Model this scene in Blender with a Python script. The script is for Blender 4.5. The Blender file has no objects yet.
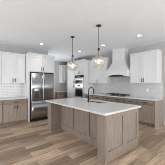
import bpy, bmesh, math, random
from mathutils import Vector, Matrix
C = bpy.context.scene
random.seed(4)
PI = math.pi

# ------------------------------------------------------------------ camera
cam_d = bpy.data.cameras.new('camera')
cam = bpy.data.objects.new('camera', cam_d)
C.collection.objects.link(cam)
cam_d.sensor_width = 36
cam_d.lens = 135.0 / 165.0 * 36
cam_d.shift_y = 0.5 / 165
cam_d.clip_start = 0.05
cam.location = (0, 0, 1.45)
cam.rotation_euler = (PI / 2, 0, -math.radians(39.8))
C.camera = cam

# ------------------------------------------------------------------ world, lights, exposure
w = bpy.data.worlds.new('world'); C.world = w
w.use_nodes = True
bgn = w.node_tree.nodes['Background']
bgn.inputs[0].default_value = (0.93, 0.96, 1.0, 1)
bgn.inputs[1].default_value = 0.3

def area(name, loc, rot, sx, sy, power, col):
    l = bpy.data.lights.new(name, 'AREA'); l.shape = 'RECTANGLE'
    l.size = sx; l.size_y = sy; l.energy = power; l.color = col
    o = bpy.data.objects.new(name, l); C.collection.objects.link(o)
    o.location = loc; o.rotation_euler = rot
    return o
# daylight of unseen windows behind the camera (facing +Y) and on the left side (facing +X), then two added fills
area('window_daylight_rear', (1.9, -3.85, 1.2), (PI / 2 + .8, 0, 0), 5.4, 1.7, 345, (0.95, 0.98, 1.0))
area('window_daylight_side', (-3.85, .8, 1.3), (PI / 2 + .8, 0, -PI / 2), 4.6, 1.5, 95, (0.95, 0.98, 1.0))
area('far_side_fill', (-3.85, 4.3, 1.3), (PI / 2 + .8, 0, -PI / 2), 2.0, 1.5, 130, (0.95, 0.98, 1.0))  # added fill at the far side opening, lifts the dim far cabinets
area('passage_fill', (2.80, 6.9, 1.6), (PI / 2 + 1.0, 0, -PI / 2), 1.6, 2.0, 38, (0.97, 0.98, 1.0))  # added lamp before a solid wall, brightens the dark pantry front

C.view_settings.view_transform = 'Standard'
C.view_settings.look = 'None'
C.view_settings.gamma = 1
C.view_settings.use_curve_mapping = False
C.view_settings.exposure = 0.06
C.cycles.filter_width = 0.9

# ------------------------------------------------------------------ materials
def newmat(name):
    m = bpy.data.materials.new(name); m.use_nodes = True
    return m, m.node_tree, m.node_tree.nodes['Principled BSDF']

def paint(name, col, rough=0.5, metal=0.0, noise=0.03, scale=6.0, spec=0.5):
    m, t, p = newmat(name)
    p.inputs['Roughness'].default_value = rough
    p.inputs['Metallic'].default_value = metal
    p.inputs['Specular IOR Level'].default_value = spec
    tc = t.nodes.new('ShaderNodeTexCoord')
    n = t.nodes.new('ShaderNodeTexNoise'); n.inputs['Scale'].default_value = scale
    n.inputs['Detail'].default_value = 3
    r = t.nodes.new('ShaderNodeValToRGB')
    a = [max(0, c * (1 - noise)) for c in col]; b = [min(1, c * (1 + noise)) for c in col]
    r.color_ramp.elements[0].color = (*a, 1); r.color_ramp.elements[1].color = (*b, 1)
    r.color_ramp.elements[0].position = .3; r.color_ramp.elements[1].position = .7
    t.links.new(tc.outputs['Object'], n.inputs['Vector'])
    t.links.new(n.outputs['Fac'], r.inputs['Fac'])
    t.links.new(r.outputs['Color'], p.inputs['Base Color'])
    return m

def wood(name, dark, light, axis='Z', rough=0.5):
    """stained wood with a fine grain running along one axis"""
    m, t, p = newmat(name)
    tc = t.nodes.new('ShaderNodeTexCoord')
    mp = t.nodes.new('ShaderNodeMapping')
    mp.inputs['Scale'].default_value = {'Z': (14, 14, 1.2), 'X': (1.2, 14, 14), 'Y': (14, 1.2, 14)}[axis]
    n = t.nodes.new('ShaderNodeTexNoise'); n.inputs['Scale'].default_value = 2.2
    n.inputs['Detail'].default_value = 6; n.inputs['Roughness'].default_value = .62; n.inputs['Distortion'].default_value = .6
    r = t.nodes.new('ShaderNodeValToRGB')
    r.color_ramp.elements[0].position = .32; r.color_ramp.elements[1].position = .7
    r.color_ramp.elements[0].color = (*dark, 1); r.color_ramp.elements[1].color = (*light, 1)
    t.links.new(tc.outputs['Object'], mp.inputs['Vector']); t.links.new(mp.outputs['Vector'], n.inputs['Vector'])
    t.links.new(n.outputs['Fac'], r.inputs['Fac']); t.links.new(r.outputs['Color'], p.inputs['Base Color'])
    p.inputs['Roughness'].default_value = rough
    return m

def floor_mat():
    m, t, p = newmat('oak_plank_floor')
    N = t.nodes.new; L = t.links.new
    tc = N('ShaderNodeTexCoord')
    br = N('ShaderNodeTexBrick')
    br.offset = .37; br.offset_frequency = 2; br.squash = 1
    br.inputs['Scale'].default_value = 1
    br.inputs['Brick Width'].default_value = 1.5
    br.inputs['Row Height'].default_value = .19
    br.inputs['Mortar Size'].default_value = .0018
    br.inputs['Mortar Smooth'].default_value = .1
    br.inputs['Bias'].default_value = 0
    br.inputs['Color1'].default_value = (0, 0, 0, 1); br.inputs['Color2'].default_value = (1, 1, 1, 1)
    br.inputs['Mortar'].default_value = (.35, .35, .35, 1)
    L(tc.outputs['Object'], br.inputs['Vector'])
    # shift the grain per plank so it breaks at every seam
    sc = N('ShaderNodeVectorMath'); sc.operation = 'MULTIPLY_ADD'
    sc.inputs[1].default_value = (9, 9, 9)
    L(br.outputs['Color'], sc.inputs[0]); L(tc.outputs['Object'], sc.inputs[2])
    mp = N('ShaderNodeMapping'); mp.inputs['Scale'].default_value = (1.0, 8, 1)
    L(sc.outputs[0], mp.inputs['Vector'])
    n = N('ShaderNodeTexNoise'); n.inputs['Scale'].default_value = 1.7; n.inputs['Detail'].default_value = 7
    n.inputs['Roughness'].default_value = .62; n.inputs['Distortion'].default_value = .9
    L(mp.outputs['Vector'], n.inputs['Vector'])
    base = N('ShaderNodeValToRGB'); e = base.color_ramp.elements
    e[0].position = 0; e[0].color = FLOOR_A; e[1].position = 1; e[1].color = FLOOR_B
    L(br.outputs['Color'], base.inputs['Fac'])
    gr = N('ShaderNodeValToRGB'); e = gr.color_ramp.elements
    e[0].position = .34; e[0].color = (.54, .50, .47, 1); e[1].position = .62; e[1].color = (1.1, 1.1, 1.1, 1)
    L(n.outputs['Fac'], gr.inputs['Fac'])
    mx = N('ShaderNodeMix'); mx.data_type = 'RGBA'; mx.blend_type = 'MULTIPLY'; mx.inputs['Factor'].default_value = 1
    L(base.outputs['Color'], mx.inputs['A']); L(gr.outputs['Color'], mx.inputs['B'])
    seam = N('ShaderNodeMix'); seam.data_type = 'RGBA'
    L(br.outputs['Fac'], seam.inputs['Factor']); L(mx.outputs['Result'], seam.inputs['A'])
    seam.inputs['B'].default_value = (.05, .035, .025, 1)
    L(seam.outputs['Result'], p.inputs['Base Color'])
    p.inputs['Roughness'].default_value = .38
    p.inputs['Specular IOR Level'].default_value = .4
    return m
FLOOR_A = (.25, .175, .12, 1); FLOOR_B = (.64, .475, .345, 1)

def tile_mat(name, tw, th, c1, c2, grout, axis, rot=0.0, rough=.25, mortar=.0025):
    m, t, p = newmat(name)
    N = t.nodes.new; L = t.links.new
    tc = N('ShaderNodeTexCoord')
    sp = N('ShaderNodeSeparateXYZ'); L(tc.outputs['Object'], sp.inputs[0])
    cb = N('ShaderNodeCombineXYZ')
    L(sp.outputs[axis], cb.inputs[0]); L(sp.outputs[2], cb.inputs[1])
    mp = N('ShaderNodeMapping'); mp.inputs['Rotation'].default_value = (0, 0, rot)
    L(cb.outputs[0], mp.inputs['Vector'])
    br = N('ShaderNodeTexBrick'); br.inputs['Scale'].default_value = 1
    br.inputs['Brick Width'].default_value = tw; br.inputs['Row Height'].default_value = th
    br.inputs['Mortar Size'].default_value = mortar; br.inputs['Mortar Smooth'].default_value = .2
    br.inputs['Bias'].default_value = -.1
    br.inputs['Color1'].default_value = (*c1, 1); br.inputs['Color2'].default_value = (*c2, 1); br.inputs['Mortar'].default_value = (*grout, 1)
    L(mp.outputs['Vector'], br.inputs['Vector']); L(br.outputs['Color'], p.inputs['Base Color'])
    bp = N('ShaderNodeBump'); bp.inputs['Strength'].default_value = .25; bp.inputs['Distance'].default_value = .002; bp.invert = True
    L(br.outputs['Fac'], bp.inputs['Height']); L(bp.outputs['Normal'], p.inputs['Normal'])
    p.inputs['Roughness'].default_value = rough
    return m

def quartz(name):
    m, t, p = newmat(name)
    N = t.nodes.new; L = t.links.new
    tc = N('ShaderNodeTexCoord')
    n = N('ShaderNodeTexNoise'); n.inputs['Scale'].default_value = 2.4; n.inputs['Detail'].default_value = 8; n.inputs['Distortion'].default_value = 1.4
    L(tc.outputs['Object'], n.inputs['Vector'])
    r = N('ShaderNodeValToRGB'); e = r.color_ramp.elements
    e[0].position = .40; e[0].color = (.65, .65, .635, 1); e[1].position = .56; e[1].color = (.65, .65, .635, 1)
    k = e.new(.48); k.color = (.63, .63, .615, 1)
    L(n.outputs['Fac'], r.inputs['Fac']); L(r.outputs['Color'], p.inputs['Base Color'])
    p.inputs['Roughness'].default_value = .22
    return m

def brushed(name, col, rough=.28, axis='Z'):
    m, t, p = newmat(name)
    N = t.nodes.new; L = t.links.new
    tc = N('ShaderNodeTexCoord'); mp = N('ShaderNodeMapping')
    mp.inputs['Scale'].default_value = {'Z': (60, 60, .6), 'X': (.6, 60, 60)}[axis]
    n = N('ShaderNodeTexNoise'); n.inputs['Scale'].default_value = 3; n.inputs['Detail'].default_value = 3
    r = N('ShaderNodeValToRGB')
    r.color_ramp.elements[0].color = tuple(c * .9 for c in col) + (1,); r.color_ramp.elements[1].color = tuple(min(1, c * 1.1) for c in col) + (1,)
    L(tc.outputs['Object'], mp.inputs['Vector']); L(mp.outputs['Vector'], n.inputs['Vector'])
    L(n.outputs['Fac'], r.inputs['Fac']); L(r.outputs['Color'], p.inputs['Base Color'])
    p.inputs['Metallic'].default_value = 1; p.inputs['Roughness'].default_value = rough
    return m

def clear_glass(name, tint=(1, 1, 1), gloss=.35, base=.05):
    m, t, p = newmat(name)
    N = t.nodes.new; L = t.links.new
    t.nodes.remove(p)
    out = t.nodes['Material Output']
    tr = N('ShaderNodeBsdfTransparent'); tr.inputs[0].default_value = (*tint, 1)
    gl = N('ShaderNodeBsdfGlossy'); gl.inputs['Roughness'].default_value = .16
    lw = N('ShaderNodeLayerWeight'); lw.inputs[0].default_value = .35
    mu = N('ShaderNodeMath'); mu.operation = 'MULTIPLY_ADD'; mu.inputs[1].default_value = gloss; mu.inputs[2].default_value = base
    mu.use_clamp = True
    L(lw.outputs['Facing'], mu.inputs[0])
    mx = N('ShaderNodeMixShader'); L(mu.outputs[0], mx.inputs[0]); L(tr.outputs[0], mx.inputs[1]); L(gl.outputs[0], mx.inputs[2])
    # faint milky mix that stands in for the pale glow of the lit glass
    tl = N('ShaderNodeBsdfTranslucent'); tl.inputs[0].default_value = (.95, .93, .88, 1)
    df = N('ShaderNodeBsdfDiffuse'); df.inputs[0].default_value = (.95, .93, .88, 1)
    m1 = N('ShaderNodeMixShader'); m1.inputs[0].default_value = .5; L(tl.outputs[0], m1.inputs[1]); L(df.outputs[0], m1.inputs[2])
    m2 = N('ShaderNodeMixShader'); m2.inputs[0].default_value = .085; L(mx.outputs[0], m2.inputs[1]); L(m1.outputs[0], m2.inputs[2])
    L(m2.outputs[0], out.inputs[0])
    return m

def emit(name, col, strength):
    m, t, p = newmat(name)
    p.inputs['Base Color'].default_value = (*col, 1)
    p.inputs['Emission Color'].default_value = (*col, 1)
    p.inputs['Emission Strength'].default_value = strength
    return m

M_FLOOR = floor_mat()
M_CEIL = paint('ceiling_paint', (.87, .90, .935), .9, noise=.012)
M_WALL = paint('grey_wall_paint', (.46, .46, .455), .85, noise=.012)
M_WHITE = paint('white_cabinet_paint', (.725, .725, .725), .4, noise=.01)
M_WOODZ = wood('greige_oak', (.215, .172, .142), (.325, .268, .225), 'Z')
M_WOODX = wood('greige_oak_crosswise', (.20, .155, .122), (.305, .243, .195), 'X')
M_WOODP_LIT = wood('greige_oak_perimeter_lit', (.285, .228, .188), (.43, .355, .298), 'Z')  # lighter copy of the island oak, with stronger light put into its colour
M_KICK = wood('greige_oak_kick', (.16, .12, .095), (.22, .17, .135), 'X')
M_QUARTZ = quartz('white_quartz')
M_TILE_L = tile_mat('mosaic_backsplash', .10, .06, (.68, .68, .68), (.78, .78, .78), (.54, .54, .54), 0, mortar=.007)
M_TILE_R = tile_mat('plain_backsplash', .20, .075, (.555, .56, .56), (.62, .62, .62), (.59, .59, .585), 1)
M_STEEL = brushed('stainless_steel', (.46, .465, .47), .28)
M_STEELO = brushed('oven_steel', (.66, .66, .665), .38, 'X')
M_STEELD = brushed('dark_stainless_steel', (.20, .20, .205), .3)
M_BLACK = paint('black_enamel', (.02, .02, .021), .3, noise=.05)
M_MATTE = paint('matte_black', (.016, .016, .016), .8, noise=.05, spec=.2)
M_GLASSK = paint('black_oven_glass', (.012, .012, .013), .12, noise=.05)
M_BRONZE = paint('dark_bronze', (.035, .03, .028), .4, metal=.6, noise=.05)
M_BRASS = brushed('aged_brass', (.26, .19, .11), .35)
M_GLASS = clear_glass('clear_glass', (1, .985, .96))  # warm tint puts the bulb's glow into the glass colour
M_BULB = emit('warm_bulb', (1, .86, .68), 3.6)
M_LENS = emit('downlight_lens', (1, .97, .92), 9)
M_PLASTIC = paint('white_plastic', (.82, .82, .81), .4, noise=.01)
M_SINK = brushed('sink_steel', (.13, .13, .135), .35, 'X')
M_GREY = paint('grey_plastic', (.12, .12, .125), .4)

# ------------------------------------------------------------------ mesh helpers
class MB:
    def __init__(s): s.bm = bmesh.new()
    def box(s, x0, x1, y0, y1, z0, z1, bev=0.0):
        b = bmesh.new()
        v = [b.verts.new((x, y, z)) for x in (x0, x1) for y in (y0, y1) for z in (z0, z1)]
        for f in ((0, 1, 3, 2), (4, 6, 7, 5), (0, 4, 5, 1), (2, 3, 7, 6), (0, 2, 6, 4), (1, 5, 7, 3)):
            b.faces.new([v[i] for i in f])
        bmesh.ops.recalc_face_normals(b, faces=b.faces)
        if bev: bmesh.ops.bevel(b, geom=list(b.edges), offset=bev, segments=2, affect='EDGES', profile=.6)
        s._add(b); return s
    def _add(s, b):
        me = bpy.data.meshes.new('tmp'); b.to_mesh(me); b.free()
        s.bm.from_mesh(me); bpy.data.meshes.remove(me)
    def lathe(s, prof, n=24, cx=0, cy=0, close=False):
        """prof: (r, z) list; revolved about the vertical axis"""
        b = bmesh.new(); rings = []
        for r, z in prof:
            if r < 1e-6: rings.append([b.verts.new((cx, cy, z))])
            else: rings.append([b.verts.new((cx + r * math.cos(2 * PI * i / n), cy + r * math.sin(2 * PI * i / n), z)) for i in range(n)])
        for a, c in zip(rings, rings[1:]):
            for i in range(n):
                j = (i + 1) % n
                if len(a) == 1 and len(c) == 1: continue
                if len(a) == 1: b.faces.new((a[0], c[i], c[j]))
                elif len(c) == 1: b.faces.new((a[i], a[j], c[0]))
                else: b.faces.new((a[i], a[j], c[j], c[i]))
        bmesh.ops.recalc_face_normals(b, faces=b.faces)
        for f in b.faces: f.smooth = True
        s._add(b); return s
    def tube(s, pts, r, n=10):
        """round bar through the points, capped; r may be a list"""
        b = bmesh.new(); pts = [Vector(p) for p in pts]; rings = []
        rr = r if isinstance(r, (list, tuple)) else [r] * len(pts)
        up = None
        for i, p in enumerate(pts):
            d = (pts[min(i + 1, len(pts) - 1)] - pts[max(i - 1, 0)]).normalized()
            if up is None: up = d.orthogonal().normalized()
            else: up = (up - d * up.dot(d)).normalized()
            q = d.cross(up)
            rings.append([b.verts.new(p + (up * math.cos(2 * PI * k / n) + q * math.sin(2 * PI * k / n)) * rr[i]) for k in range(n)])
        for a, c in zip(rings, rings[1:]):
            for k in range(n): b.faces.new((a[k], a[(k + 1) % n], c[(k + 1) % n], c[k]))
        b.faces.new(rings[0][::-1]); b.faces.new(rings[-1])
        bmesh.ops.recalc_face_normals(b, faces=b.faces)
        for f in b.faces: f.smooth = len(f.verts) == 4
        s._add(b); return s
    def loft(s, rects):
        """rects: (x0, x1, y0, y1, z) cross-sections from bottom to top, capped"""
        b = bmesh.new(); R = []
        for x0, x1, y0, y1, z in rects:
            R.append([b.verts.new(p) for p in ((x0, y0, z), (x1, y0, z), (x1, y1, z), (x0, y1, z))])
        for a, c in zip(R, R[1:]):
            for k in range(4): b.faces.new((a[k], a[(k + 1) % 4], c[(k + 1) % 4], c[k]))
        b.faces.new(R[0][::-1]); b.faces.new(R[-1])
        bmesh.ops.recalc_face_normals(b, faces=b.faces)
        s._add(b); return s
    def build(s, name, mat, parent=None):
        me = bpy.data.meshes.new(name); s.bm.to_mesh(me); s.bm.free()
        me.materials.append(mat)
        o = bpy.data.objects.new(name, me); C.collection.objects.link(o)
        o.parent = parent
        return o

def bx(name, mat, parent, *a, bev=0.0):
    return MB().box(*a, bev=bev).build(name, mat, parent)

def tag(o, label, cat, group=None):
    o['label'] = label; o['category'] = cat
    if group: o['group'] = group
    return o
def thing(name, label, cat, loc=(0, 0, 0), rz=0, group=None):
    o = bpy.data.objects.new(name, None); C.collection.objects.link(o)
    o.empty_display_size = .1
    o.location = loc; o.rotation_euler = (0, 0, rz)
    return tag(o, label, cat, group)
def struct(o):
    o['kind'] = 'structure'; return o
def copy_thing(r, loc, label, rz=None):
    n = r.copy(); C.collection.objects.link(n); n.location = loc; n['label'] = label
    if rz is not None: n.rotation_euler = (0, 0, rz)
    def rec(a, b):
        for ch in [o for o in C.collection.objects if o.parent == a]:
            c = ch.copy(); C.collection.objects.link(c); c.parent = b; rec(ch, c)
    rec(r, n)
    return n

# ------------------------------------------------------------------ room
CEIL = 2.90
LW = 5.78     # left wall plane, Y
RW = 5.19     # right wall plane, X
BACK = 8.0    # far wall of the recess, Y
RX = 2.745    # recess side, X
struct(bx('floor', M_FLOOR, None, -4.0, RW, -4.0, BACK, -.05, 0))
struct(bx('ceiling', M_CEIL, None, -4.0, RW + .12, -4.0, BACK + .12, CEIL, CEIL + .1))
struct(bx('wall_left', M_WALL, None, -4.0, RX, LW, LW + .12, 0, CEIL))
struct(bx('wall_alcove', M_WALL, None, RX - .12, RX, LW + .12, BACK, 0, CEIL))
struct(bx('wall_back', M_WALL, None, RX - .12, RW, BACK, BACK + .12, 0, CEIL))
struct(bx('wall_right', M_WALL, None, RW, RW + .12, -4.0, BACK + .12, 0, CEIL))
m = MB()                                   # wall behind the camera with a wide glazed opening
m.box(-4.0, -1.0, -4.12, -4.0, 0, CEIL); m.box(4.8, RW + .12, -4.12, -4.0, 0, CEIL)
m.box(-1.0, 4.8, -4.12, -4.0, 2.45, CEIL); m.box(-1.0, 4.8, -4.12, -4.0, 0, .25)
for x in (.8, 2.7): m.box(x, x + .14, -4.12, -4.0, .25, 2.45)
struct(m.build('wall_front', M_WALL))
m = MB()                                   # side wall with a window opening
m.box(-4.12, -4.0, -4.12, -1.6, 0, CEIL); m.box(-4.12, -4.0, 5.35, LW + .12, 0, CEIL); m.box(-4.12, -4.0, 3.15, 3.25, .6, 2.35)
m.box(-4.12, -4.0, -1.6, 5.35, 2.35, CEIL); m.box(-4.12, -4.0, -1.6, 5.35, 0, .6); m.box(-4.12, -4.0, .72, .88, .6, 2.35)
struct(m.build('wall_side', M_WALL))
struct(bx('baseboard_right', M_WHITE, None, RW - .015, RW, -4.0, 1.80, 0, .13))

# ------------------------------------------------------------------ cabinet builders (local: front face at y=0 facing -y, left edge at x=0)
def shaker(name, mat, parent, x0, x1, z0, z1, y=-.02, st=.065, th=.02, rec=.018):
    m = MB()
    m.box(x0 + st, x1 - st, y + rec, y + th, z0 + st, z1 - st)
    m.box(x0, x0 + st, y, y + th, z0, z1); m.box(x1 - st, x1, y, y + th, z0, z1)
    m.box(x0 + st, x1 - st, y, y + th, z0, z0 + st); m.box(x0 + st, x1 - st, y, y + th, z1 - st, z1)
    return m.build(name, mat, parent)

def pull(parent, x, z, y=-.02, vertical=True, ln=.13, mat=None):
    m = MB(); r = .0095; off = .032
    if vertical:
        m.tube([(x, y - off, z - ln / 2), (x, y - off, z + ln / 2)], r, 8)
        for s in (-.38, .38): m.tube([(x, y, z + s * ln), (x, y - off, z + s * ln)], r * .8, 8)
    else:
        m.tube([(x - ln / 2, y - off, z), (x + ln / 2, y - off, z)], r * 1.35, 8)
        for s in (-.38, .38): m.tube([(x + s * ln, y, z), (x + s * ln, y - off, z)], r * .8, 8)
    h = m.build('handle', mat or M_BRONZE, parent)
    h['label'] = 'dark bronze bar handle'
    return h

def base_cabinet(label, loc, rz, wd, doors=2, drawers=1, dp=.60, group='greige wood base cabinets', knob_left=True, stack=False, end_right=False, G=.016):
    t = thing('base_cabinet', label, 'cabinet', loc, rz, group)
    bx('body', M_WOODP_LIT, t, 0, wd, .02, dp, .10, .873)
    bx('toe_kick', M_WOODX, t, 0, wd, .045, dp, 0, .10)
    if stack:                                  # a stack of wide drawers
        for z0, z1 in ((.115, .39), (.405, .68), (.70, .86)):
            d = shaker('drawer', M_WOODX, t, G, wd - G, z0, z1, st=.05, th=.02)
            for f in ((.28, .72) if wd > .8 else (.5,)): pull(d, wd * f, z1 - .07 if z1 < .8 else (z0 + z1) / 2, vertical=False, ln=.14)
        return t
    n = drawers
    for i in range(n):
        a = G + i * (wd - G) / n; b = (i + 1) * (wd - G) / n
        d = MB().box(a, b, -.02, .02, .715, .86, bev=.002).build('drawer', M_WOODX, t)
        pull(d, (a + b) / 2, .787, vertical=False, ln=.14)
    for i in range(doors):
        a = G + i * (wd - G) / doors; b = (i + 1) * (wd - G) / doors
        d = shaker('door', M_WOODP_LIT, t, a, b, .115, .70)
        hx = (b - .035 if i == 0 else a + .035) if doors == 2 else (a + .035 if knob_left else b - .035)
        pull(d, hx, .61)
    if end_right:
        p = MB()
        p.box(wd, wd + .02, -.02, dp, 0, .873)
        p.build('end_panel', M_WOODP_LIT, t)
    return t

def upper_cabinet(label, loc, rz, wd, z0, z1, dp, doors=2, group='white upper cabinets', crown=True, G=.006, handles=True, name='upper_cabinet', exposed_end=False):
    t = thing(name, label, 'cabinet', loc, rz, group)
    bx('body', M_WHITE, t, 0, wd, 0, dp, z0, z1 - .06)
    for i in range(doors):
        a = G + i * (wd - G) / doors; b = (i + 1) * (wd - G) / doors
        d = shaker('door', M_WHITE, t, a, b, z0 + .006, z1 - .07)
        hx = (b - .035 if i == 0 else a + .035) if doors == 2 else a + .035
        if handles: pull(d, hx, z0 + .11)
    if crown:
        er = .022 if exposed_end else 0
        MB().loft([(0, wd, -.022, dp, z1 - .06), (0, wd, -.022, dp, z1 - .035), (0, wd + er, -.045, dp, z1 - .008), (0, wd + er, -.045, dp, z1 + .006)]).build('crown_molding', M_WHITE, t)
    return t

# ------------------------------------------------------------------ left wall run (faces -Y)
FY = 5.17     # base fronts
UY = 5.45     # upper fronts
UZ0, UZ1 = 1.445, 2.575
base_cabinet('greige wood base cabinet with two doors under the left counter, next to the fridge', (.84, FY, 0), 0, .81)
base_cabinet('greige wood base cabinet at the left photo edge, only its right edge in view', (.02, FY, 0), 0, .815)
upper_cabinet('white two-door upper cabinet on the left wall, left of the fridge', (.84, UY, 0), 0, .81, UZ0, UZ1 - .03, .328)
upper_cabinet('white upper cabinet at the left photo edge, only a sliver in view', (.02, UY, 0), 0, .815, UZ0, UZ1 - .03, .328)
o = MB().box(.0, 1.655, FY - .035, LW - .012, .8735, .914, bev=.003).build('countertop', M_QUARTZ)
tag(o, 'white quartz countertop on the left wall base cabinets beside the fridge', 'countertop', 'white perimeter countertops')
o = bx('backsplash', M_TILE_L, None, .0, 1.655, LW - .010, LW - .001, .9145, UZ0 - .002)
tag(o, 'white and grey mosaic tile backsplash between left counter and uppers', 'backsplash', 'tile backsplashes')

# fridge surround (panels + cabinet over the fridge)
SX0, SX1, SY = 1.66, 2.735, 5.13
t = thing('fridge_surround', 'tall white cabinet built around and above the stainless fridge', 'cabinet', (SX0, SY, 0), 0, 'white upper cabinets')
W = SX1 - SX0
bx('side_panel', M_WHITE, t, 0, .05, 0, .64, 0, 1.87)
bx('side_panel', M_WHITE, t, W - .05, W, 0, .64, 0, 1.87)
bx('body', M_WHITE, t, 0, W, 0, .64, 1.87, UZ1 - .06)
for i in range(2):
    a = .05 + i * (W - .1) / 2 + .004; b = .05 + (i + 1) * (W - .1) / 2 - .004
    d = shaker('door', M_WHITE, t, a, b, 1.90, UZ1 - .08)
    pull(d, b - .035 if i == 0 else a + .035, 2.00)
MB().loft([(0, W, -.022, .64, UZ1 - .06), (0, W, -.022, .64, UZ1 - .035), (0, W, -.045, .64, UZ1 - .008), (0, W, -.045, .64, UZ1 + .006)]).build('crown_molding', M_WHITE, t)

# refrigerator
FX0, FX1 = SX0 + .054, SX1 - .054
t = thing('refrigerator', 'stainless steel french door refrigerator with water dispenser', 'refrigerator', (FX0, SY - .03, 0))
W = FX1 - FX0
bx('body', M_MATTE, t, 0, W, -.005, .62, .02, 1.855)  # black and wider than the doors, so its colour gives the gap's shade
def fdoor(nm, x0, x1, z0, z1):
    """door leaf with a softly bowed front"""
    b = bmesh.new(); n = 12; F = []; K = []
    for i in range(n + 1):
        u = -1 if i == 0 else 1 if i == n else -.975 + 1.95 * (i - 1) / (n - 2); x = (x0 + x1) / 2 + u * (x1 - x0) / 2
        y = -.045 + .006 * abs(u) ** 2 + (.006 if abs(u) == 1 else 0)
        F.append((b.verts.new((x, y, z0)), b.verts.new((x, y, z1)))); K.append((b.verts.new((x, -.006, z0)), b.verts.new((x, -.006, z1))))
    for i in range(n):
        f = b.faces.new((F[i][0], F[i + 1][0], F[i + 1][1], F[i][1])); f.smooth = 0 < i < n - 1
        b.faces.new((K[i][0], K[i][1], K[i + 1][1], K[i + 1][0]))
        b.faces.new((F[i][1], F[i + 1][1], K[i + 1][1], K[i][1])); b.faces.new((F[i][0], K[i][0], K[i + 1][0], F[i + 1][0]))
    for e in (0, n): b.faces.new((F[e][0], F[e][1], K[e][1], K[e][0]))
    bmesh.ops.recalc_face_normals(b, faces=b.faces)
    m = MB(); m._add(b); return m.build(nm, M_STEEL, t)
DX0, DX1 = .042, W - .012; DM = (DX0 + DX1) / 2
dl = fdoor('door', DX0, DM - .004, .79, 1.825)
dr = fdoor('door', DM + .004, DX1, .79, 1.825)
fz = fdoor('freezer_drawer', DX0, DX1, .10, .775)
bx('kick_grille', M_BLACK, t, .01, W - .01, -.004, .03, .0, .019)
def bar(parent, x, z0, z1):
    m = MB(); m.tube([(x, -.085, z0), (x, -.085, z1)], .013, 12)
    for z in (z0 + .05, z1 - .05): m.tube([(x, -.035, z), (x, -.085, z)], .009, 8)
    return m.build('handle', M_STEEL, parent)
bar(dl, DM - .045, .88, 1.74); bar(dr, DM + .045, .88, 1.74)
m = MB(); m.tube([(.06, -.085, .715), (W - .06, -.085, .715)], .013, 12)
for x in (.11, W - .11): m.tube([(x, -.035, .715), (x, -.085, .715)], .009, 8)
m.build('handle', M_STEEL, fz)
dsp = MB()
dsp.box(.11, .135, -.052, -.035, .83, 1.26); dsp.box(.315, .34, -.052, -.035, .83, 1.26)
dsp.box(.135, .315, -.052, -.035, 1.13, 1.26); dsp.box(.135, .315, -.052, -.035, .83, .865)
dsp = dsp.build('dispenser', M_GREY, dl); dsp['label'] = 'dark water and ice dispenser'
bx('recess', M_BLACK, dsp, .135, .315, -.0465, -.04, .865, 1.13)
bx('display', M_STEEL, dsp, .15, .30, -.054, -.052, 1.155, 1.24)

# ------------------------------------------------------------------ recess behind the fridge (faces -Y)
BX0 = 4.10
base_cabinet('greige wood base cabinet in the far recess seen past the fridge', (BX0, 7.40, 0), 0, 1.085, doors=2, drawers=2, dp=.595)
upper_cabinet('white upper cabinet in the far recess between fridge and pantry', (4.60, 7.67, 0), 0, .585, UZ0, UZ1 + .06, .325, doors=2)
o = MB().box(BX0 - .02, RW - .003, 7.37, BACK - .002, .8735, .914, bev=.003).build('countertop', M_QUARTZ)
tag(o, 'short white countertop on the base cabinet in the far recess', 'countertop', 'white perimeter countertops')

# ------------------------------------------------------------------ right wall run (faces -X): local x -> -Y, local y -> +X
RZ = -PI / 2
FX = 4.58; UX = 4.86
TX = 4.55
UZT = UZ1 + .10
# pantry
t = thing('pantry_cabinet', 'tall white pantry cabinet left of the wall ovens', 'cabinet', (TX, 6.86, 0), RZ, 'tall white cabinets')
bx('body', M_WHITE, t, 0, .725, 0, .635, .10, UZT - .06)
bx('toe_kick', M_WHITE, t, 0, .725, .06, .635, 0, .10)
for i in range(1):
    d = shaker('door', M_WHITE, t, .006, .719, .11, 1.37); pull(d, .67, 1.25)
    d = shaker('door', M_WHITE, t, .006, .719, 1.385, UZT - .07); pull(d, .67, 1.50)
MB().loft([(0, .725, -.022, .635, UZT - .06), (0, .725, -.022, .635, UZT - .035), (0, .725, -.045, .635, UZT - .008), (0, .725, -.045, .635, UZT + .006)]).build('crown_molding', M_WHITE, t)
# oven tower
TW = .80
t = thing('oven_cabinet', 'tall white cabinet that houses the stacked wall ovens', 'cabinet', (TX, 6.13, 0), RZ, 'tall white cabinets')
m = MB()
m.box(0, .03, 0, .635, .10, UZT - .06); m.box(TW - .03, TW, 0, .635, .10, UZT - .06)
m.box(.03, TW - .03, 0, .635, .10, .68); m.box(.03, TW - .03, 0, .635, 1.87, UZT - .06); m.box(.03, TW - .03, .60, .635, .68, 1.87)
m.build('body', M_WHITE, t)
bx('toe_kick', M_WHITE, t, 0, TW, .06, .635, 0, .10)
d = shaker('drawer', M_WHITE, t, .006, TW - .006, .11, .66); pull(d, TW / 2, .56, vertical=False, ln=.16)
for i in range(2):
    a = .006 + i * (TW - .006) / 2; b = (i + 1) * (TW - .006) / 2
    d = shaker('door', M_WHITE, t, a, b, 1.895, UZT - .07); pull(d, b - .035 if i == 0 else a + .035, 2.0)
MB().loft([(0, TW, -.022, .635, UZT - .06), (0, TW, -.022, .635, UZT - .035), (0, TW, -.045, .635, UZT - .008), (0, TW, -.045, .635, UZT + .006)]).build('crown_molding', M_WHITE, t)
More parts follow.
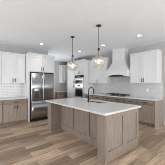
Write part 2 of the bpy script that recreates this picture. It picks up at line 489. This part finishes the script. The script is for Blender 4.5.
# ovens
def oven(name, label, cat, z0, z1, win0, win1, ctl):
    t = thing(name, label, cat, (TX, 6.13, z0), RZ)
    a, b = .034, TW - .034; h = z1 - z0
    bx('body', M_STEELD, t, a + .005, b - .005, .0, .59, 0.001, h)
    bx('control_panel', M_GLASSK if name == 'microwave_oven' else M_STEELO, t, a, b, -.03, 0, h - ctl, h, bev=.004)
    d = MB().box(a, b, -.035, 0, .004, h - ctl - .006, bev=.005).build('door', M_STEELO, t)
    wn = bx('window', M_GLASSK, d, a + .05, b - .05, -.038, -.034, win0, win1)
    wn['label'] = 'black glass window'
    m = MB(); zh = h - ctl - .05
    m.tube([(a + .04, -.085, zh), (b - .04, -.085, zh)], .012, 12)
    for x in (a + .09, b - .09): m.tube([(x, -.035, zh), (x, -.085, zh)], .009, 8)
    m.build('handle', M_STEELO, d)
    bx('display', M_BLACK if name != 'microwave_oven' else M_GREY, t, TW / 2 - .12, TW / 2 + .12, -.034, -.03, h - ctl + .02, h - .02)
    return t
oven('wall_oven', 'stainless built-in wall oven with dark window below the microwave', 'oven', .681, 1.365, .06, .50, .11)
oven('microwave_oven', 'built-in microwave with black control strip above the wall oven', 'microwave', 1.367, 1.868, .05, .23, .12)

# base cabinets along the right wall
base_cabinet('greige wood base cabinet beside the oven cabinet behind the island', (FX, 5.325, 0), RZ, .62, doors=1)
base_cabinet('greige wood base cabinet behind the sink faucet, left of the cooktop drawers', (FX, 4.70, 0), RZ, .615, doors=1)
base_cabinet('wide greige wood drawer cabinet under the gas cooktop', (FX, 4.08, 0), RZ, 1.125, stack=True)
base_cabinet('greige wood cabinet right of the cooktop, half hidden by the island corner', (FX, 2.95, 0), RZ, .53, doors=1)
base_cabinet('greige wood base cabinet with drawer and single door at the right end of the counter', (FX, 2.415, 0), RZ, .56, doors=1, end_right=True)
o = MB().box(FX - .035, RW - .012, 1.815, 5.326, .8735, .914, bev=.003).build('countertop', M_QUARTZ)
tag(o, 'long white quartz countertop holding the cooktop along the right wall', 'countertop', 'white perimeter countertops')
# backsplash, taller behind the hood
m = MB(); m.box(RW - .010, RW - .001, 1.835, 5.326, .9145, UZ0 - .002)
m.box(RW - .010, RW - .001, 2.95, 3.98, UZ0 - .002, 1.95)
tag(m.build('backsplash', M_TILE_R), 'pale grey tile backsplash behind the cooktop on right wall', 'backsplash', 'tile backsplashes')
# uppers
upper_cabinet('white two-door upper cabinet left of the range hood', (UX, 5.325, 0), RZ, 1.27, UZ0, UZ1 + .05, .328)
upper_cabinet('white two-door upper cabinet right of the range hood', (UX, 2.88, 0), RZ, 1.01, UZ0, UZ1, .328, exposed_end=True)
# range hood
HY = 3.45
t = thing('range_hood', 'white wooden range hood with flared chimney above the cooktop', 'range hood', (RW - .011, HY, 0), RZ)
# local: x along wall (-.52 ... .52), y negative = into the room
HW, HD, CWd, CD = .545, .50, .295, .33
prof = [(HW - .002, HD - .002, 1.945)]
for i in range(1, 9):
    f = i / 8; k = (1 - f) ** 1.25
    prof.append((CWd + (HW - .006 - CWd) * k, CD + (HD - .006 - CD) * k, 1.945 + .44 * f))
prof.append((CWd, CD, CEIL - .001))
MB().loft([(-a, a, -d, 0, z) for a, d, z in prof]).build('chimney', M_WHITE, t)
# skirt with an arched lower edge
b = bmesh.new(); n = 14; th = .025
def arch(u): return 1.71 + .085 * max(0, 1 - (abs(u) / .82) ** 3)
lo = []; hi = []; lo2 = []; hi2 = []
for i in range(n + 1):
    u = -1 + 2 * i / n
    x = u * HW; xi = u * (HW - th)
    lo.append(b.verts.new((x, -HD, arch(u)))); hi.append(b.verts.new((x, -HD, 1.95)))
    lo2.append(b.verts.new((xi, -HD + th, arch(u)))); hi2.append(b.verts.new((xi, -HD + th, 1.95)))
for i in range(n):
    b.faces.new((lo[i], lo[i + 1], hi[i + 1], hi[i])); b.faces.new((lo2[i], hi2[i], hi2[i + 1], lo2[i + 1]))
    b.faces.new((lo[i], lo2[i], lo2[i + 1], lo[i + 1])); b.faces.new((hi[i], hi[i + 1], hi2[i + 1], hi2[i]))
bmesh.ops.recalc_face_normals(b, faces=b.faces)
m = MB(); m._add(b)
m.box(-HW, -HW + th, -HD + .001, 0, 1.71, 1.95); m.box(HW - th, HW, -HD + .001, 0, 1.71, 1.95)
m.build('skirt', M_WHITE, t)
MB().loft([(-HW - .002, HW + .002, -HD - .002, 0, 1.93), (-HW - .006, HW + .006, -HD - .006, 0, 1.937), (-HW - .006, HW + .006, -HD - .006, 0, 1.955)]).build('molding', M_WHITE, t)
f = bx('hood_shade_panel', M_BLACK, t, -HW + .03, HW - .03, -HD + .03, -.005, 1.722, 1.80); f['label'] = 'filter panel under the hood, blackened to stand for the shade inside'  # thick black box paints the dark shade seen through the arch

# cooktop
t = thing('gas_cooktop', 'black gas cooktop with cast iron grates on right counter', 'cooktop', (4.875, 3.52, .9145), RZ)
CW2, CD2 = .47, .26
MB().box(-CW2, CW2, -CD2, CD2, 0, .012, bev=.004).build('cooktop_plate', M_BLACK, t)
for i in range(3):
    x0 = -CW2 + .02 + i * (2 * CW2 - .04) / 3 + .006; x1 = x0 + (2 * CW2 - .04) / 3 - .012
    m = MB(); zt = .07; s = .016
    y0, y1 = -.17, .24
    for x in (x0, (x0 + x1) / 2 - s / 2, x1 - s): m.box(x, x + s, y0, y1, zt - .014, zt)
    for y in (y0, (y0 + y1) / 2 - s / 2, y1 - s): m.box(x0, x1, y, y + s, zt - .014, zt)
    for x in (x0, x1 - s):
        for y in (y0, y1 - s): m.box(x, x + s, y, y + s, .012, zt)
    m.build('grate', M_BLACK, t)
for x, y, r in ((-.30, -.07, .045), (-.30, .14, .035), (0, .035, .06), (.30, -.07, .035), (.30, .14, .045)):
    MB().lathe([(0, .012), (r * 1.2, .012), (r * 1.2, .018), (r, .02), (r, .028), (0, .029)], 20, x, y).build('burner', M_BLACK, t)
for i in range(5):
    MB().lathe([(0, .012), (.02, .012), (.02, .03), (.016, .034), (0, .034)], 16, -.24 + .12 * i, -.215).build('knob', M_STEEL, t)

# wall outlet
def outlet(label, loc, rz):
    t = thing('wall_outlet', label, 'outlet', loc, rz, 'wall outlets')
    MB().box(-.037, .037, -.006, 0, -.058, .058, bev=.002).build('plate', M_PLASTIC, t)
    for z in (-.022, .022): bx('socket', M_PLASTIC, t, -.017, .017, -.008, -.006, z - .016, z + .016, bev=.001)
    return t
outlet('white outlet on right backsplash under the right upper cabinet', (RW - .010, 2.36, 1.18), RZ)

# ------------------------------------------------------------------ island
IX0, IX1, IY0, IY1 = 1.86, 3.02, 1.60, 3.93
RP = 2.215     # plane of the recessed seating side
t = thing('kitchen_island', 'large greige wood kitchen island with panelled sides and seating recess', 'island', (0, 0, 0))
m = MB()                                   # carcass, open where the sink bowl hangs
m.box(RP + .02, IX1 - .02, IY0 + .02, 2.38, 0, .873); m.box(RP + .02, IX1 - .02, 3.16, IY1, 0, .873)
m.box(RP + .02, 2.62, 2.38, 3.16, 0, .873); m.box(2.62, IX1 - .02, 2.38, 3.16, 0, .60)
m.build('body', M_WOODZ, t)
PW = .19
# end walls flanking the knee space (the wide posts), from the overhang back to the body
bx('end_wall', M_WOODZ, t, IX0, RP + .02, IY0 + .02, IY0 + PW, 0, .873)
fw = bx('end_wall', M_WOODZ, t, IX0, RP + .02, IY1 - PW, IY1, 0, .873)
# inner panel of the far end wall, faces -Y
def panel_y(name, y, x0, x1, z0, z1, cols, st=.07):
    """shaker panelling on a face looking at -Y"""
    m = MB(); th = .036; rec = .019
    m.box(x0, x1, y - th + rec, y, z0, z1)
    m.box(x0, x1, y - th, y - th + rec, z1 - st, z1); m.box(x0, x1, y - th, y - th + rec, z0, z0 + st)
    for c in cols: m.box(c, c + st, y - th, y - th + rec, z0 + st, z1 - st)
    return m.build(name, M_WOODZ, t)
def panel_x(name, x, y0, y1, z0, z1, cols, st=.07):
    """shaker panelling on a face looking at -X"""
    m = MB(); th = .036; rec = .019
    m.box(x - th + rec, x, y0, y1, z0, z1)
    m.box(x - th, x - th + rec, y0, y1, z1 - st, z1); m.box(x - th, x - th + rec, y0, y1, z0, z0 + st)
    for c in cols: m.box(x - th, x - th + rec, c, c + st, z0 + st, z1 - st)
    return m.build(name, M_WOODZ, t)
panel_y('end_panel', IY0 + .02, IX0, IX1, .10, .873, (IX0, (IX0 + IX1) / 2 - .045, IX1 - .09), .09)
panel_y('inner_panel', IY1 - PW, IX0, RP, .10, .873, (IX0, RP - .05), .05)
ya, yb = IY0 + PW, IY1 - PW - .02
step = (yb - ya) / 3
panel_x('back_panel', RP + .02, ya, yb, .10, .873, (ya, ya + step - .035, ya + 2 * step - .035, yb - .07))
m = MB()
m.box(IX0 - .012, IX1 + .0, IY0 - .012, IY0 + .02, 0, .10)
m.build('baseboard', M_WOODX, t)
bx('baseboard', M_WOODZ, t, RP - .012, RP + .02, ya, yb, 0, .10)
bx('baseboard', M_WOODX, t, IX0, RP - .012, yb - .012, yb + .02, 0, .10)
# kitchen side of the island: doors facing the cooktop run
for i in range(4):
    L_ = (IY1 - IY0 - .02) / 4; q = IY0 + .02 + i * L_
    m = MB(); m.box(IX1 - .02, IX1 - .008, q + .003, q + L_ - .003, .11, .86)
    for a_, b_ in ((q + .003, q + .06), (q + L_ - .06, q + L_ - .003)): m.box(IX1 - .008, IX1, a_, b_, .11, .86)
    for a_, b_ in ((.11, .17), (.80, .86)): m.box(IX1 - .008, IX1, q + .06, q + L_ - .06, a_, b_)
    m.build('door', M_WOODZ, t)

# island top with a cut-out for the sink
SXa, SXb, SYa, SYb = 2.66, 2.98, 2.42, 3.12
b = bmesh.new()
TX0, TX1, TY0, TY1 = 1.815, 3.10, 1.56, 3.97
Z0, Z1 = .8735, .914
def ring(z, x0, x1, y0, y1): return [b.verts.new(p) for p in ((x0, y0, z), (x1, y0, z), (x1, y1, z), (x0, y1, z))]
ot, it_, ob, ib = ring(Z1, TX0, TX1, TY0, TY1), ring(Z1, SXa, SXb, SYa, SYb), ring(Z0, TX0, TX1, TY0, TY1), ring(Z0, SXa, SXb, SYa, SYb)
for k in range(4):
    j = (k + 1) % 4
    b.faces.new((ot[k], ot[j], it_[j], it_[k])); b.faces.new((ob[k], ib[k], ib[j], ob[j]))
    b.faces.new((ot[k], ob[k], ob[j], ot[j])); b.faces.new((it_[k], it_[j], ib[j], ib[k]))
bmesh.ops.recalc_face_normals(b, faces=b.faces)
m = MB(); m._add(b)
tag(m.build('island_countertop', M_QUARTZ), 'large white quartz island countertop with the sink cut into it', 'countertop')

# sink
t = thing('kitchen_sink', 'dark undermount sink set into the island countertop', 'sink', (0, 0, 0))
m = MB(); q = .004; zb = .66
m.box(SXa - .004, SXb + .004, SYa - .004, SYb + .004, zb - .004, zb)
m.box(SXa - .004, SXa, SYa - .004, SYb + .004, zb, Z0 - .0005); m.box(SXb, SXb + .004, SYa - .004, SYb + .004, zb, Z0 - .0005)
m.box(SXa, SXb, SYa - .004, SYa, zb, Z0 - .0005); m.box(SXa, SXb, SYb, SYb + .004, zb, Z0 - .0005)
m.build('bowl', M_SINK, t)
MB().lathe([(0, zb), (.045, zb), (.045, zb + .004), (.03, zb + .002), (0, zb + .002)], 20, (SXa + SXb) / 2, (SYa + SYb) / 2).build('drain', M_STEEL, t)
# faucet
fx, fy = 2.585, 2.84
t = thing('kitchen_faucet', 'dark bronze gooseneck faucet on the island beside the sink', 'faucet', (fx, fy, .9145))
MB().lathe([(0, 0), (.032, 0), (.032, .008), (.024, .016), (.022, .10), (.0, .101)], 20).build('base', M_BRONZE, t)
pts = [(0, 0, .09), (0, 0, .30)]
for i in range(1, 13):
    a = PI - PI * i / 12 * .97
    pts.append((.105 + .105 * math.cos(a), 0, .30 + .105 * math.sin(a)))
MB().tube(pts, .013, 12).build('spout', M_BRONZE, t)
ex, ez = pts[-1][0], pts[-1][2]
MB().tube([(ex, 0, ez), (ex + .004, 0, ez - .09)], [.017, .019], 12).build('spray_head', M_BRONZE, t)
MB().tube([(0, -.02, .06), (0, -.045, .065), (0, -.10, .10)], [.012, .009, .007], 10).build('handle', M_BRONZE, t)

# ------------------------------------------------------------------ pendants
def pendant():
    t = thing('pendant_light', 'nearer pendant with clear glass bell shade hanging over the island', 'pendant light', (2.49, 2.35, CEIL), 0, 'glass pendants over the island')
    MB().lathe([(0, -.001), (.065, -.001), (.065, -.018), (.05, -.026), (0, -.027)], 24).build('canopy', M_BLACK, t)
    MB().tube([(0, 0, -.025), (0, 0, -.57)], .0075, 10).build('rod', M_BLACK, t)
    MB().lathe([(0, -.565), (.018, -.567), (.028, -.58), (.028, -.605), (.034, -.612), (.034, -.63), (0, -.631)], 20).build('cap', M_BLACK, t)
    s = MB().lathe([(0, -.63), (.016, -.631), (.016, -.72), (.021, -.725), (.021, -.83), (.017, -.845), (0, -.846)], 16).build('socket', M_BRASS, t)
    s['label'] = 'aged brass bulb socket'
    bl = MB().lathe([(0, -.845), (.012, -.85), (.015, -.875), (.024, -.905), (.028, -.93), (.024, -.955), (.013, -.968), (0, -.972)], 20).build('bulb', M_BULB, t)
    bl['label'] = 'glowing warm bulb'
    # bell shade: narrow neck, round belly, open underneath, with real thickness
    pr = [(.033, -.625), (.034, -.69), (.037, -.735), (.055, -.768), (.105, -.80), (.150, -.835), (.170, -.872), (.171, -.905), (.160, -.95), (.138, -1.0), (.112, -1.04), (.088, -1.062)]
    inn = [(r - .003, z) for r, z in reversed(pr)]
    MB().lathe(pr + inn, 32).build('glass_shade', M_GLASS, t)
    return t
pd = pendant()
copy_thing(pd, (2.47, 3.45, CEIL), 'farther pendant, hanging nearer the ovens at the far end of island')

# ------------------------------------------------------------------ recessed downlights
def downlight(label, loc):
    t = thing('recessed_light', label, 'ceiling light', loc, 0, 'recessed downlights')
    MB().lathe([(.085, -.001), (.085, -.006), (.058, -.008), (.055, -.002)], 24).build('trim_ring', M_PLASTIC, t)
    MB().lathe([(0, -.003), (.055, -.003)], 24).build('lens', M_LENS, t)
    return t
d0 = downlight('recessed downlight in the ceiling in front of the fridge', (2.04, 4.83, CEIL))
copy_thing(d0, (3.90, 4.88, CEIL), 'recessed downlight in the ceiling in front of the ovens')
copy_thing(d0, (3.93, 3.48, CEIL), 'recessed downlight just right of the nearer pendant rod, before the hood')
copy_thing(d0, (3.96, 2.06, CEIL), 'recessed downlight at the right, above the right upper cabinet')
for p in ((2.04, 4.83), (3.90, 4.88), (3.93, 3.48), (3.96, 2.06)):
    l = bpy.data.lights.new('downlight_beam', 'SPOT'); l.energy = 19; l.spot_size = math.radians(92); l.spot_blend = .8
    l.shadow_soft_size = .07; l.color = (1, .98, .96)
    o = bpy.data.objects.new('downlight_beam', l); C.collection.objects.link(o); o.location = (p[0], p[1], CEIL - .02)
